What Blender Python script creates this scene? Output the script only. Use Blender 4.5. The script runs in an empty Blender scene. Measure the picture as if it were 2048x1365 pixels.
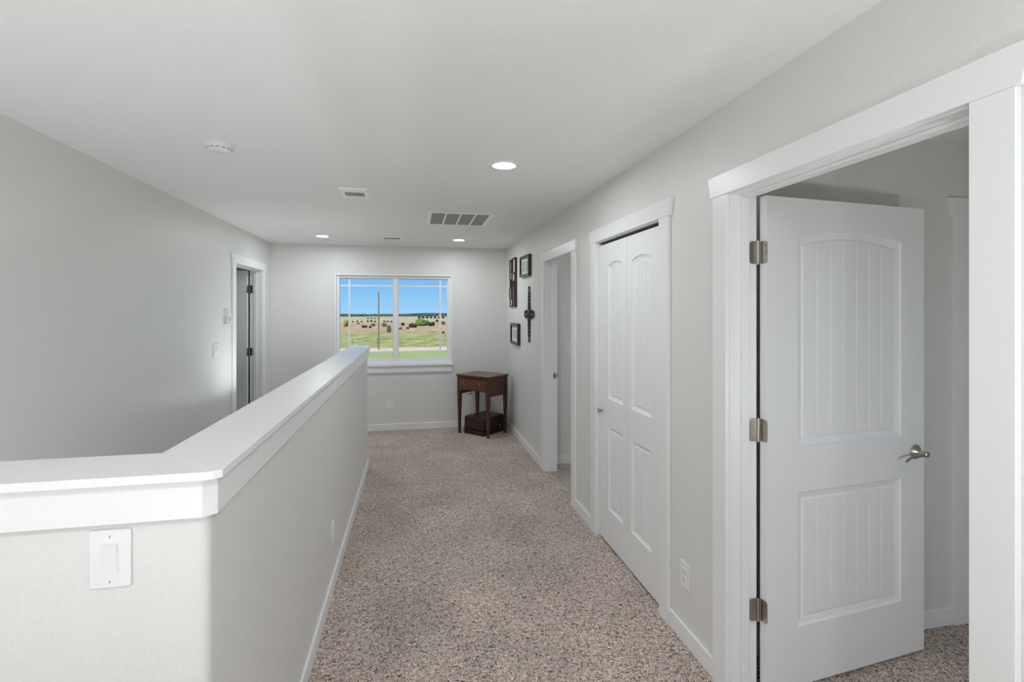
import bpy, bmesh, math, random
from mathutils import Vector, Matrix
from mathutils.geometry import tessellate_polygon
random.seed(7)
PI = math.pi
S = bpy.context.scene
C = S.collection

# ---------------------------------------------------------------- camera
F_PX, YAW, HOR, CAM_H = 971.48, 0.2011, 622.28, 1.5724      # calibrated on the 2048 x 1365 frame
cd = bpy.data.cameras.new('camera')
cam = bpy.data.objects.new('camera', cd); C.objects.link(cam)
cam.location = (0, 0, CAM_H); cam.rotation_euler = (PI/2, 0, -YAW)
cd.sensor_fit = 'HORIZONTAL'; cd.sensor_width = 36.0; cd.lens = F_PX*36/2048
cd.shift_y = -(682.5-HOR)/2048; cd.clip_start = 0.02; cd.clip_end = 9000
S.camera = cam

# ---------------------------------------------------------------- exposure
S.view_settings.view_transform = 'Standard'; S.view_settings.look = 'None'
S.view_settings.exposure = 0.0; S.view_settings.gamma = 1.0; S.view_settings.use_curve_mapping = False
S.cycles.use_denoising = True
S.cycles.max_bounces = 10; S.cycles.diffuse_bounces = 6; S.cycles.glossy_bounces = 3
S.cycles.use_adaptive_sampling = True; S.cycles.adaptive_threshold = 0.02
S.cycles.transparent_max_bounces = 12; S.cycles.sample_clamp_indirect = 6.0
S.cycles.caustics_reflective = False; S.cycles.caustics_refractive = False

# ---------------------------------------------------------------- lamp brightness (lamps are built further down)
LAND, STAIR, DIM, BATH, WSTR, SUNE = 115.0, 36.0, 27.0, 18.0, 1.0, 4.4  # landing, stair, bedroom and bathroom values drive added fill lamps
CAN = 435.0           # brightness of the added fill uplights' lenses behind the camera
LENS = 240.0         # brightness of a recessed lamp's lens

# ---------------------------------------------------------------- sky
W = bpy.data.worlds.new('sky'); S.world = W; W.use_nodes = True
nt = W.node_tree; nt.nodes.clear()
out = nt.nodes.new('ShaderNodeOutputWorld'); bg = nt.nodes.new('ShaderNodeBackground')
tc = nt.nodes.new('ShaderNodeTexCoord'); sx = nt.nodes.new('ShaderNodeSeparateXYZ')
rp = nt.nodes.new('ShaderNodeValToRGB')
nt.links.new(tc.outputs['Generated'], sx.inputs[0]); nt.links.new(sx.outputs['Z'], rp.inputs[0])
nt.links.new(rp.outputs[0], bg.inputs[0]); nt.links.new(bg.outputs[0], out.inputs[0])
e = rp.color_ramp.elements
e[0].position = 0.0; e[0].color = (0.36, 0.66, 0.98, 1)
e[1].position = 1.0; e[1].color = (0.05, 0.20, 0.66, 1)
for pos, col in ((0.06, (0.22, 0.53, 0.95, 1)), (0.2, (0.12, 0.38, 0.88, 1))):
    n = e.new(pos); n.color = col
bg.inputs[1].default_value = WSTR

# ---------------------------------------------------------------- sun (behind the camera, front-lights the field)
sl = bpy.data.lights.new('sun', 'SUN'); sl.energy = SUNE; sl.angle = math.radians(0.55); sl.color = (1.0, 0.95, 0.87)
so = bpy.data.objects.new('sun', sl); C.objects.link(so)
so.rotation_euler = (math.radians(42), 0, math.radians(-22)); so.location = (0, -20, 30)
# ---------------------------------------------------------------- helpers
def gz(y):                                            # terrain height
    return -2.9 - 0.0084*max(0.0, y-160)
def ray(u, v):
    c, s = math.cos(YAW), math.sin(YAW); x = (u-1024)/F_PX
    return Vector((x*c+s, -x*s+c, -(v-HOR)/F_PX))
def ground_at(u, v):                                  # where a pixel's ray meets the terrain
    R = ray(u, v); lo, hi = 1.0, 6000.0
    for _ in range(60):
        m = (lo+hi)/2
        if CAM_H+R.z*m > gz(R.y*m): lo = m
        else: hi = m
    return Vector((R.x*lo, R.y*lo, gz(R.y*lo))), lo

class MB:
    def __init__(s): s.v = []; s.f = []
    def quad_faces(s, b, fs): s.f += [tuple(b+i for i in f) for f in fs]; return s
    def box(s, x0, x1, y0, y1, z0, z1):
        b = len(s.v)
        s.v += [(x0,y0,z0),(x1,y0,z0),(x1,y1,z0),(x0,y1,z0),(x0,y0,z1),(x1,y0,z1),(x1,y1,z1),(x0,y1,z1)]
        return s.quad_faces(b, [(0,3,2,1),(4,5,6,7),(0,1,5,4),(1,2,6,5),(2,3,7,6),(3,0,4,7)])
    def prism(s, poly, a0, a1, axis='z'):              # poly in the other two axes, extruded along axis
        b = len(s.v); n = len(poly)
        for a in (a0, a1):
            for p, q in poly:
                s.v.append({'z': (p,q,a), 'y': (p,a,q), 'x': (a,p,q)}[axis])
        s.f.append(tuple(b+i for i in range(n))[::-1]); s.f.append(tuple(b+n+i for i in range(n)))
        for i in range(n):
            j = (i+1) % n; s.f.append((b+i, b+j, b+n+j, b+n+i))
        return s
    def hull(s, q0, q1):                               # two matching rings of points -> closed solid
        b = len(s.v); n = len(q0); s.v += [tuple(p) for p in q0]+[tuple(p) for p in q1]
        s.f.append(tuple(b+i for i in range(n))[::-1]); s.f.append(tuple(b+n+i for i in range(n)))
        for i in range(n):
            j = (i+1) % n; s.f.append((b+i, b+j, b+n+j, b+n+i))
        return s
    def tube(s, pts, r, n=10, closed=False):
        pts = [Vector(p) for p in pts]; m = len(pts); b = len(s.v)
        rs = r if isinstance(r, (list, tuple)) else [r]*m
        up = None
        for i, p in enumerate(pts):
            t = (pts[(i+1) % m]-pts[i-1]) if closed else (pts[min(i+1, m-1)]-pts[max(i-1, 0)])
            t.normalize()
            if up is None: up = Vector((0,0,1)) if abs(t.z) < 0.9 else Vector((1,0,0))
            a = t.cross(up).normalized(); c = a.cross(t).normalized(); up = c
            for k in range(n):
                th = 2*PI*k/n; s.v.append(tuple(p+(a*math.cos(th)+c*math.sin(th))*rs[i]))
        for i in range(m if closed else m-1):
            j = (i+1) % m
            for k in range(n):
                l = (k+1) % n; s.f.append((b+i*n+k, b+i*n+l, b+j*n+l, b+j*n+k))
        if not closed:
            s.f.append(tuple(b+k for k in range(n))[::-1]); s.f.append(tuple(b+(m-1)*n+k for k in range(n)))
        return s
    def lathe(s, prof, c=(0,0,0), axis='z', n=32, cap=True):   # prof: (radius, height) along axis
        b = len(s.v)
        for r, hh in prof:
            for k in range(n):
                th = 2*PI*k/n; p, q = r*math.cos(th), r*math.sin(th)
                d = {'z': (p,q,hh), 'y': (p,hh,q), 'x': (hh,p,q)}[axis]
                s.v.append((c[0]+d[0], c[1]+d[1], c[2]+d[2]))
        for i in range(len(prof)-1):
            for k in range(n):
                l = (k+1) % n; s.f.append((b+i*n+k, b+i*n+l, b+(i+1)*n+l, b+(i+1)*n+k))
        if cap:
            s.f.append(tuple(b+k for k in range(n))[::-1]); s.f.append(tuple(b+(len(prof)-1)*n+k for k in range(n)))
        return s
    def mesh(s, name):
        me = bpy.data.meshes.new(name); me.from_pydata(s.v, [], s.f)
        bm = bmesh.new(); bm.from_mesh(me); bmesh.ops.recalc_face_normals(bm, faces=bm.faces); bm.to_mesh(me); bm.free()
        return me

ORG = {}
def tag(o, label=None, cat=None, group=None, kind=None):
    if label: o['label'] = label
    if cat: o['category'] = cat
    if group: o['group'] = group
    if kind: o['kind'] = kind
    return o
def thing(name, loc, rz=0.0, label=None, cat=None, group=None, kind=None):
    o = bpy.data.objects.new(name, None); C.objects.link(o); o.empty_display_size = 0.05
    o.location = loc; o.rotation_euler = (0, 0, rz); ORG[o.name] = Vector(loc)
    return tag(o, label, cat, group, kind)
def put(name, mb, mat, parent=None, world=False, bevel=0.0, smooth=False, label=None, cat=None, group=None, kind=None, seg=2):
    me = mb.mesh(name) if isinstance(mb, MB) else mb
    o = bpy.data.objects.new(name, me); C.objects.link(o)
    if not me.materials: me.materials.append(mat)
    if parent is not None:
        o.parent = parent
        if world: o.location = -ORG[parent.name]
    ORG[o.name] = Vector((0,0,0)) if not (parent and world) else ORG[parent.name]
    if smooth:
        for p in me.polygons: p.use_smooth = True
        if smooth != 'all' and hasattr(me, 'set_sharp_from_angle'): me.set_sharp_from_angle(angle=math.radians(38))
    if bevel:
        m = o.modifiers.new('bevel', 'BEVEL'); m.width = bevel; m.segments = seg; m.limit_method = 'ANGLE'; m.angle_limit = math.radians(35)
    return tag(o, label, cat, group, kind)
def copy_tree(o, parent=None):
    c = o.copy(); C.objects.link(c); c.parent = parent
    for ch in list(o.children): copy_tree(ch, c)
    return c

# ---------------------------------------------------------------- materials
def mat(name, col, rough=0.5, metal=0.0, bump=None, spec=0.5, var=None, emit=None):
    m = bpy.data.materials.new(name); m.use_nodes = True; N = m.node_tree; L = N.links
    b = N.nodes['Principled BSDF']
    b.inputs['Base Color'].default_value = (*col, 1); b.inputs['Roughness'].default_value = rough
    b.inputs['Metallic'].default_value = metal; b.inputs['Specular IOR Level'].default_value = spec
    co = N.nodes.new('ShaderNodeNewGeometry').outputs['Position']
    if var:                                            # (scale, second colour, stretch)
        sc, c2, st = var
        mp = N.nodes.new('ShaderNodeMapping'); mp.inputs['Scale'].default_value = st; L.new(co, mp.inputs[0])
        nz = N.nodes.new('ShaderNodeTexNoise'); nz.inputs['Scale'].default_value = sc; nz.inputs['Detail'].default_value = 5
        L.new(mp.outputs[0], nz.inputs['Vector'])
        r = N.nodes.new('ShaderNodeValToRGB'); L.new(nz.outputs['Fac'], r.inputs[0])
        r.color_ramp.elements[0].position = 0.35; r.color_ramp.elements[0].color = (*col, 1)
        r.color_ramp.elements[1].position = 0.65; r.color_ramp.elements[1].color = (*c2, 1)
        L.new(r.outputs[0], b.inputs['Base Color'])
    if bump:                                           # list of (scale, strength, distance, detail)
        prev = None
        for sc, stg, dist, det in bump:
            nz = N.nodes.new('ShaderNodeTexNoise'); nz.inputs['Scale'].default_value = sc; nz.inputs['Detail'].default_value = det
            L.new(co, nz.inputs['Vector'])
            bp = N.nodes.new('ShaderNodeBump'); bp.inputs['Strength'].default_value = stg; bp.inputs['Distance'].default_value = dist
            L.new(nz.outputs['Fac'], bp.inputs['Height'])
            if prev: L.new(prev.outputs[0], bp.inputs['Normal'])
            prev = bp
        L.new(prev.outputs[0], b.inputs['Normal'])
    if emit:
        b.inputs['Emission Color'].default_value = (*emit[0], 1); b.inputs['Emission Strength'].default_value = emit[1]
    return m
M = {}
M['wall'] = mat('wall_paint', (0.755, 0.75, 0.73), 0.42, bump=[(85, 0.28, 0.004, 2), (30, 0.12, 0.006, 1)])
M['ceiling'] = mat('ceiling_paint', (0.85, 0.85, 0.835), 0.6, bump=[(70, 0.25, 0.004, 2), (22, 0.10, 0.006, 1)])
M['trim'] = mat('trim_paint', (0.86, 0.86, 0.86), 0.33, bump=[(6, 0.03, 0.004, 1)])
M['door'] = mat('door_paint', (0.86, 0.86, 0.865), 0.38, bump=[(160, 0.05, 0.001, 2)])
M['plastic'] = mat('white_plastic', (0.83, 0.83, 0.83), 0.35)
M['vent'] = mat('vent_enamel', (0.93, 0.93, 0.93), 0.35)
M['vinyl'] = mat('window_vinyl', (0.87, 0.87, 0.88), 0.4)
M['nickel'] = mat('satin_nickel', (0.52, 0.49, 0.44), 0.28, 1.0)
M['steel'] = mat('dark_steel', (0.30, 0.29, 0.27), 0.3, 1.0)
M['black'] = mat('black_void', (0.012, 0.012, 0.012), 0.7)
M['dark'] = mat('dark_grey', (0.06, 0.06, 0.06), 0.6)
M['grey'] = mat('grille_grey', (0.36, 0.37, 0.36), 0.6)
M['wood'] = mat('walnut_wood', (0.058, 0.024, 0.013), 0.30, var=(9, (0.098, 0.042, 0.024), (1, 1, 6)))
M['wood_top'] = mat('walnut_top', (0.105, 0.040, 0.022), 0.28, var=(5, (0.165, 0.068, 0.040), (1, 8, 1)))
M['leather'] = mat('oxblood_leather', (0.026, 0.008, 0.007), 0.36, bump=[(220, 0.15, 0.001, 2)])
M['brass'] = mat('aged_brass', (0.45, 0.30, 0.12), 0.35, 1.0)
M['frame'] = mat('black_frame', (0.028, 0.026, 0.022), 0.3, bump=[(90, 0.1, 0.001, 2)])
M['brownframe'] = mat('espresso_frame', (0.030, 0.013, 0.010), 0.4)
M['iron'] = mat('cast_iron', (0.045, 0.042, 0.040), 0.38, 0.6, bump=[(260, 0.3, 0.001, 2)])
M['mat'] = mat('mat_board', (0.78, 0.78, 0.75), 0.8)
M['photo'] = mat('photo_print', (0.55, 0.47, 0.44), 0.4, var=(30, (0.78, 0.70, 0.66), (1, 1, 1)))
M['sketch'] = mat('sketch_print', (0.30, 0.30, 0.28), 0.6, var=(70, (0.66, 0.66, 0.63), (1, 3, 1)))
M['ink'] = mat('ink_grey', (0.22, 0.22, 0.21), 0.7)
M['lens'] = mat('lamp_lens', (1, 1, 1), 0.5, emit=((0.915, 0.965, 1.0), LENS))
M['can'] = mat('fill_lens', (1, 1, 1), 0.4, emit=((0.885, 0.95, 1.0), CAN))  # emitter of the unseen lamps added to brighten the ceiling
for k_, v_ in (('land', LAND), ('stair', STAIR), ('bath', BATH)): M['can_'+k_] = mat('fill_lens_'+k_, (1, 1, 1), 0.4, emit=((0.92, 0.97, 1.0), v_))  # emitters of added fill lamps on landing, stairs and in the bathroom
M['globe_dim'] = mat('fill_globe_dim', (1, 1, 1), 0.4, emit=((0.94, 0.975, 1.0), DIM))  # globe of the fill lamp added in the bedroom
M['screen'] = mat('lcd', (0.42, 0.45, 0.42), 0.2)

def glass_mat():
    m = bpy.data.materials.new('window_glass'); m.use_nodes = True; N = m.node_tree; N.nodes.clear()
    o = N.nodes.new('ShaderNodeOutputMaterial'); mx = N.nodes.new('ShaderNodeMixShader')
    t = N.nodes.new('ShaderNodeBsdfTransparent'); t.inputs[0].default_value = (0.97, 0.98, 0.98, 1)
    g = N.nodes.new('ShaderNodeBsdfGlossy'); g.inputs['Roughness'].default_value = 0.02
    fr = N.nodes.new('ShaderNodeFresnel'); fr.inputs[0].default_value = 1.02
    N.links.new(fr.outputs[0], mx.inputs[0]); N.links.new(t.outputs[0], mx.inputs[1]); N.links.new(g.outputs[0], mx.inputs[2])
    N.links.new(mx.outputs[0], o.inputs[0]); return m
M['glass'] = glass_mat()

def carpet_mat():
    m = bpy.data.materials.new('frieze_carpet'); m.use_nodes = True; N = m.node_tree; L = N.links
    b = N.nodes['Principled BSDF']; b.inputs['Roughness'].default_value = 0.95; b.inputs['Specular IOR Level'].default_value = 0.15
    b.inputs['Sheen Weight'].default_value = 0.15
    co = N.nodes.new('ShaderNodeNewGeometry').outputs['Position']
    def noise(sc, det, dist=0.0):
        n = N.nodes.new('ShaderNodeTexNoise'); n.inputs['Scale'].default_value = sc; n.inputs['Detail'].default_value = det
        n.inputs['Distortion'].default_value = dist; L.new(co, n.inputs['Vector']); return n
    fine = noise(88, 4, 1.6)
    r = N.nodes.new('ShaderNodeValToRGB'); L.new(fine.outputs['Fac'], r.inputs[0])
    el = r.color_ramp.elements
    el[0].position = 0.34; el[0].color = (0.050, 0.034, 0.026, 1)
    el[1].position = 0.68; el[1].color = (0.88, 0.75, 0.66, 1)
    for p, c in ((0.415, (0.17, 0.125, 0.10, 1)), (0.455, (0.43, 0.345, 0.295, 1)), (0.56, (0.56, 0.465, 0.405, 1))):
        q = el.new(p); q.color = c
    big = noise(2.2, 2, 0.6)                            # vacuum and foot marks: pile lying differently
    r2 = N.nodes.new('ShaderNodeMapRange'); L.new(big.outputs['Fac'], r2.inputs[0])
    r2.inputs[1].default_value = 0.3; r2.inputs[2].default_value = 0.7; r2.inputs[3].default_value = 0.95; r2.inputs[4].default_value = 1.25
    mul = N.nodes.new('ShaderNodeVectorMath'); mul.operation = 'SCALE'
    L.new(r.outputs[0], mul.inputs[0]); L.new(r2.outputs[0], mul.inputs['Scale']); L.new(mul.outputs[0], b.inputs['Base Color'])
    bp = N.nodes.new('ShaderNodeBump'); bp.inputs['Strength'].default_value = 0.8; bp.inputs['Distance'].default_value = 0.008
    L.new(fine.outputs['Fac'], bp.inputs['Height']); L.new(bp.outputs[0], b.inputs['Normal'])
    return m
M['carpet'] = carpet_mat()

# ---------------------------------------------------------------- the shell
WR, WL, D, H = 1.2655, -1.7488, 6.58, 2.4274
TH = 0.122                                             # wall thickness
XR, XL, YB = 4.6, -4.9, -6.4                           # outer walls
def cells(us, vs, solid, lo, hi, axis):
    """a slab split on a grid; axis is the thickness axis; solid(u, v) tells which cells are filled"""
    mb = MB(); idx = {}
    def vert(i, j, k):
        if (i, j, k) not in idx:
            u, v, t = us[i], vs[j], (lo, hi)[k]
            idx[i, j, k] = len(mb.v); mb.v.append({'x': (t,u,v), 'y': (u,t,v), 'z': (u,v,t)}[axis])
        return idx[i, j, k]
    nu, nv = len(us)-1, len(vs)-1
    on = [[solid((us[i]+us[i+1])/2, (vs[j]+vs[j+1])/2) for j in range(nv)] for i in range(nu)]
    def g(i, j): return 0 <= i < nu and 0 <= j < nv and on[i][j]
    for i in range(nu):
        for j in range(nv):
            if not on[i][j]: continue
            for k in (0, 1): mb.f.append((vert(i,j,k), vert(i+1,j,k), vert(i+1,j+1,k), vert(i,j+1,k)))
            for di, dj, a, b_ in ((-1,0,(i,j),(i,j+1)), (1,0,(i+1,j),(i+1,j+1)), (0,-1,(i,j),(i+1,j)), (0,1,(i,j+1),(i+1,j+1))):
                if not g(i+di, j+dj): mb.f.append((vert(*a,0), vert(*b_,0), vert(*b_,1), vert(*a,1)))
    return mb
def wall(name, axis, lo, hi, u0, u1, z0, z1, holes=(), m='wall'):
    us = sorted({u0, u1, *[h[i] for h in holes for i in (0, 1)]}); vs = sorted({z0, z1, *[h[i] for h in holes for i in (2, 3)]})
    return put(name, cells(us, vs, lambda u, v: not any(h[0] < u < h[1] and h[2] < v < h[3] for h in holes), lo, hi, axis), M[m], kind='structure')

ZT = 2.05                                              # underside of the head casings
DW = {'bath': (3.745, 4.585), 'closet': (2.316, 3.213), 'bed': (0.882, 1.765), 'left': (5.315, 6.191)}
hole = lambda k: (DW[k][0]-0.012, DW[k][1]+0.012, -0.001, ZT+0.012)
SW0, SW1 = 1.255, 4.95                                 # stairwell opening along Y
HWX = -0.505                                           # its right edge runs under the half wall

floor_us = sorted({XL, WL, HWX, XR}); floor_vs = sorted({YB, SW0, SW1, D})
put('floor', cells(floor_us, floor_vs, lambda u, v: not (WL < u < HWX and SW0 < v < SW1), -0.25, 0.0, 'z'), M['carpet'], kind='structure')
put('floor_lower', MB().box(XL, XR, YB, D, -2.9, -2.74), M['carpet'], kind='structure')
put('ceiling', MB().box(XL-0.2, XR+0.2, YB-0.2, D+0.2, H, H+0.2), M['ceiling'], kind='structure')

WIN = (-0.985, 0.517, 0.866, 2.056)                    # opening in the back wall
wall('wall_back', 'y', D, D+0.16, XL-0.16, XR+0.16, -2.9, H, [WIN])
wall('wall_right', 'x', WR, WR+TH, YB, D, 0, H, [hole('bath'), hole('closet'), hole('bed')])
wall('wall_left', 'x', WL-TH, WL, YB, D, -2.9, H, [hole('left')])
REARW = [(-1.35, 0.05, 0.55, 2.1), (-3.9, -2.6, 0.9, 2.1), (2.2, 3.8, 0.9, 2.1)]
wall('wall_front', 'y', YB-0.16, YB, XL-0.16, XR+0.16, -2.9, H, REARW)
EASTW = [(-1.6, 0.2, 0.75, 2.1), (3.62, 4.5, 1.2, 2.0)]
wall('wall_east', 'x', XR, XR+0.16, YB, D, -2.9, H, EASTW)
WESTW = [(3.6, 5.2, 0.8, 2.1)]
wall('wall_west', 'x', XL-0.16, XL, YB, D, -2.9, H, WESTW)
wall('wall_bedroom', 'y', 1.952, 2.06, WR+TH, XR, 0, H)
wall('wall_closet', 'y', 3.36, 3.46, WR+TH, XR, 0, H)
wall('wall_bathroom', 'y', 4.80, 4.91, WR+TH, XR, 0, H)
wall('wall_closet_back', 'x', 2.02, 2.12, 2.06, 3.36, 0, H)
wall('wall_left_room', 'y', 2.9, 3.0, XL, WL-TH, 0, H)
wall('wall_stair_end', 'y', 1.20, 1.335, WL, -0.45, -2.74, 0.0)
wall('wall_stair_lower', 'x', -0.56, -0.45, YB, D, -2.74, -0.25)

# simple frames with panes in the windows of the outer walls that lie out of view
def plain_window(name, axis, t, h):
    u0, u1, z0, z1 = h; fr = MB(); w = 0.05
    def bx(mb, a, b_, c, d_, t0=t-0.03, t1=t+0.03):
        return mb.box(a, b_, t0, t1, c, d_) if axis == 'y' else mb.box(t0, t1, a, b_, c, d_)
    for a, b_, c, d_ in ((u0, u0+w, z0, z1), (u1-w, u1, z0, z1), (u0+w, u1-w, z0, z0+w), (u0+w, u1-w, z1-w, z1), ((u0+u1)/2-w/2, (u0+u1)/2+w/2, z0+w, z1-w)):
        bx(fr, a, b_, c, d_)
    o = put(name, fr, M['vinyl'], kind='structure')
    for a, b_ in ((u0+w, (u0+u1)/2-w/2), ((u0+u1)/2+w/2, u1-w)):
        put('pane', bx(MB(), a, b_, z0+w, z1-w, t-0.003, t+0.003), M['glass'], o)
for i, h in enumerate(REARW): plain_window('window_%d' % (i+2), 'y', YB-0.1, h)
for i, h in enumerate(EASTW): plain_window('window_%d' % (i+5), 'x', XR+0.1, h)
for i, h in enumerate(WESTW): plain_window('window_%d' % (i+7), 'x', XL-0.1, h)

# ---------------------------------------------------------------- baseboards
BH, BT = 0.085, 0.013
def base(name, x0, x1, y0, y1, z0=0.0): return put(name, MB().box(x0, x1, y0, y1, z0, z0+BH), M['trim'], bevel=0.003, kind='structure')
CW = 0.089
for y0, y1 in ((YB, DW['bed'][0]-CW), (DW['bed'][1]+CW, DW['closet'][0]-CW), (DW['closet'][1]+CW, DW['bath'][0]-CW), (DW['bath'][1]+CW, D)):
    base('baseboard_right', WR-BT, WR, y0, y1)
base('baseboard_back', WL+BT, WR-BT, D-BT, D)
for y0, y1 in ((SW1, DW['left'][0]-CW), (DW['left'][1]+CW, D-BT), (YB, 1.19)): base('baseboard_left', WL, WL+BT, y0, y1)
base('baseboard_bedroom', WR+TH, 2.651, 1.952-BT, 1.952)
base('baseboard_bathroom', WR+TH, XR, 4.80-0.016, 4.80)
base('baseboard_front', WL, WR, YB, YB+BT)

# ---------------------------------------------------------------- half wall round the stairwell, with its cap and apron boards
HX0, HX1, HY0, HY1, HYE = -0.562, -0.447, 1.198, 1.313, 5.06
CAPT, CAPB, APB = 1.2247, 1.2057, 1.1177
def arc(cx, cy, r, a0, a1, n=6): return [(cx+r*math.cos(a0+(a1-a0)*i/n), cy+r*math.sin(a0+(a1-a0)*i/n)) for i in range(n+1)]
core = [(WL, HY0)] + arc(HX1-0.022, HY0+0.022, 0.022, -PI/2, 0) + arc(HX1-0.012, HYE-0.012, 0.012, 0, PI/2, 3) + [(HX0, HYE), (HX0, HY1), (WL, HY1)]
hw = put('wall_stair', MB().prism(core, 0, CAPB), M['wall'], kind='structure')
capF = [(WL, 1.160), (-0.447, 1.157), (-0.4255, 1.1615), (-0.602, 1.336), (WL, 1.336)]
capS = [(-0.4255, 1.1615), (-0.410, 1.174), (-0.410, 5.10), (-0.602, 5.10), (-0.602, 1.336)]
for p in (capF, capS): put('cap_board', MB().prism(p, CAPB, CAPT), M['trim'], hw, bevel=0.0018)
AT = 0.018
ox, oy = HX1+AT, HY0-AT
cx_, cy_ = ox-0.024, oy+0.020
put('apron_board', MB().box(WL, cx_, oy, HY0, APB, CAPB), M['trim'], hw, bevel=0.0015)
put('apron_board', MB().prism([(cx_, oy), (ox, cy_), (HX1-0.006, HY0+0.020), (cx_-0.004, HY0-0.0)], APB, CAPB), M['trim'], hw, bevel=0.001)
put('apron_board', MB().box(HX1, ox, cy_, HYE, APB, CAPB), M['trim'], hw, bevel=0.0015)
put('apron_board', MB().box(HX0, ox, HYE, HYE+AT, APB, CAPB), M['trim'], hw, bevel=0.0015)
put('apron_board', MB().box(HX0-AT, HX0, HY1+AT, HYE, APB, CAPB), M['trim'], hw, bevel=0.0015)
put('apron_board', MB().box(WL, HX0, HY1, HY1+AT, APB, CAPB), M['trim'], hw, bevel=0.0015)
base('baseboard_stair', HX1, HX1+BT, HY0+0.02, HYE+BT)
base('baseboard_stair', HX0, HX1, HYE, HYE+BT)
base('baseboard_stair', WL, HX1-0.02, HY0-BT, HY0)
st = put('staircase', MB().box(WL, -0.56, 1.32, 1.34, -2.74, -2.6), M['trim'], kind='structure')
for i in range(13):
    y1 = SW1-0.262*i; z = -0.194*(i+1)
    put('step', MB().box(WL, -0.56, y1-0.262-0.025, y1, -2.74, z), M['carpet'], st, bevel=0.012)

# ---------------------------------------------------------------- doors
def outline(xl, xr, zb, zs, zt, d, n=18):
    xm, hw_ = (xl+xr)/2, (xr-xl)/2-d
    pts = [(xl+d, zb+d), (xr-d, zb+d)]
    for i in range(n+1):
        x = xr-d-2*hw_*i/n; q = (x-xm)/hw_
        pts.append((x, zs-d+(zt-zs)*(1-q*q)))
    return pts
PROF = ((0, 0), (0.004, 0.0060), (0.011, 0.0085), (0.030, 0.0130), (0.038, 0.0080))
def make_leaf(name, w, z0, z1, panels, planks, parent, thick=0.035, mirror=1, sc=1.0, gap=0.0):
    """front face at y = 0 looking to -y; panels: (xl, xr, zb, zs, zt)"""
    mb = MB()
    rings = [[Vector((0, z0, 0)), Vector((w, z0, 0)), Vector((w, z1, 0)), Vector((0, z1, 0))]]
    for p in panels: rings.append([Vector((a, b_, 0)) for a, b_ in outline(*p, 0)])
    flat = [v for r in rings for v in r]
    mb.v = [(v.x*mirror, 0, v.y) for v in flat]
    mb.f = [tuple(t) for t in tessellate_polygon(rings)]
    b = len(mb.v); mb.v += [(x*mirror, thick, z) for x, z in ((0, z0), (w, z0), (w, z1), (0, z1))]
    mb.f += [(0,1,b+1,b), (1,2,b+2,b+1), (2,3,b+3,b+2), (3,0,b,b+3), (b,b+1,b+2,b+3)]
    leaf = put(name, mb, M['door'], parent)
    for p, k in zip(panels, planks):
        xl, xr, zb, zs, zt = p; pm = MB(); n0 = None
        for d, dep in PROF:
            o = outline(*p, d*sc); b = len(pm.v); pm.v += [(x*mirror, dep, z) for x, z in o]; n = len(o)
            if n0 is not None:
                for i in range(n): j = (i+1) % n; pm.f.append((n0+i, n0+j, b+j, b+i))
            n0 = b
        d, dep = PROF[-1]; d *= sc; xa, xb = xl+d, xr-d; xm, hw_ = (xl+xr)/2, (xr-xl)/2-d
        ztop = lambda x: zs-d+(zt-zs)*(1-((x-xm)/hw_)**2)
        cols = []
        gs = [xa+(xb-xa)*(i+1)/k for i in range(k-1)]; gw = 0.0035
        for i in range(25): cols.append((xa+(xb-xa)*i/24, dep))
        cols = [c for c in cols if all(abs(c[0]-g_) > gw for g_ in gs)]
        for g_ in gs: cols += [(g_-gw, dep), (g_, dep+0.005), (g_+gw, dep)]
        cols.sort(); b = len(pm.v)
        for x, dp in cols: pm.v += [(x*mirror, dp, zb+d), (x*mirror, dp, ztop(x))]
        for i in range(len(cols)-1): pm.f.append((b+2*i, b+2*i+2, b+2*i+3, b+2*i+1))
        me = bpy.data.meshes.new('panel'); me.from_pydata(pm.v, [], pm.f)
        bm = bmesh.new(); bm.from_mesh(me); bmesh.ops.remove_doubles(bm, verts=bm.verts, dist=1e-5)
        for f in bm.faces:
            f.normal_update()
            if f.normal.y > 0: f.normal_flip()
        bm.to_mesh(me); bm.free()
        put('panel', me, M['door'], leaf)
    return leaf

def frame_door(root, side, wx, key, stops=True, stop_d=(0.046, 0.080)):
    """jambs, stops and casing of a doorway in a wall whose hall face is x = wx; side +1: the hall lies at smaller x"""
    y0, y1 = DW[key]; X = lambda d: wx+side*d
    def bx(name, d0, d1, a, b_, c, e_, bev=0.0015):
        x0, x1 = sorted((X(d0), X(d1)))
        return put(name, MB().box(x0, x1, a, b_, c, e_), M['trim'], root, world=True, bevel=bev)
    bx('jamb', 0, TH, y0-0.012, y0+0.005, 0, ZT-0.005); bx('jamb', 0, TH, y1-0.005, y1+0.012, 0, ZT-0.005)
    bx('jamb', 0, TH, y0-0.012, y1+0.012, ZT-0.005, ZT+0.012)
    if stops:
        a, b_ = stop_d
        bx('door_stop', a, b_, y0+0.005, y0+0.016, 0, ZT-0.016); bx('door_stop', a, b_, y1-0.016, y1-0.005, 0, ZT-0.016)
        bx('door_stop', a, b_, y0+0.005, y1-0.005, ZT-0.016, ZT-0.005)
    bx('side_casing', -0.018, 0, y0-CW, y0, 0, ZT, 0.002); bx('side_casing', -0.018, 0, y1, y1+CW, 0, ZT, 0.002)
    p = [(y0-CW-0.012, ZT), (y1+CW+0.012, ZT), (y1+CW+0.030, ZT+0.089), (y0-CW-0.030, ZT+0.089)]
    x0, x1 = sorted((X(-0.021), X(0)))
    put('head_casing', MB().prism(p, x0, x1, 'x'), M['trim'], root, world=True, bevel=0.002)

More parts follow.
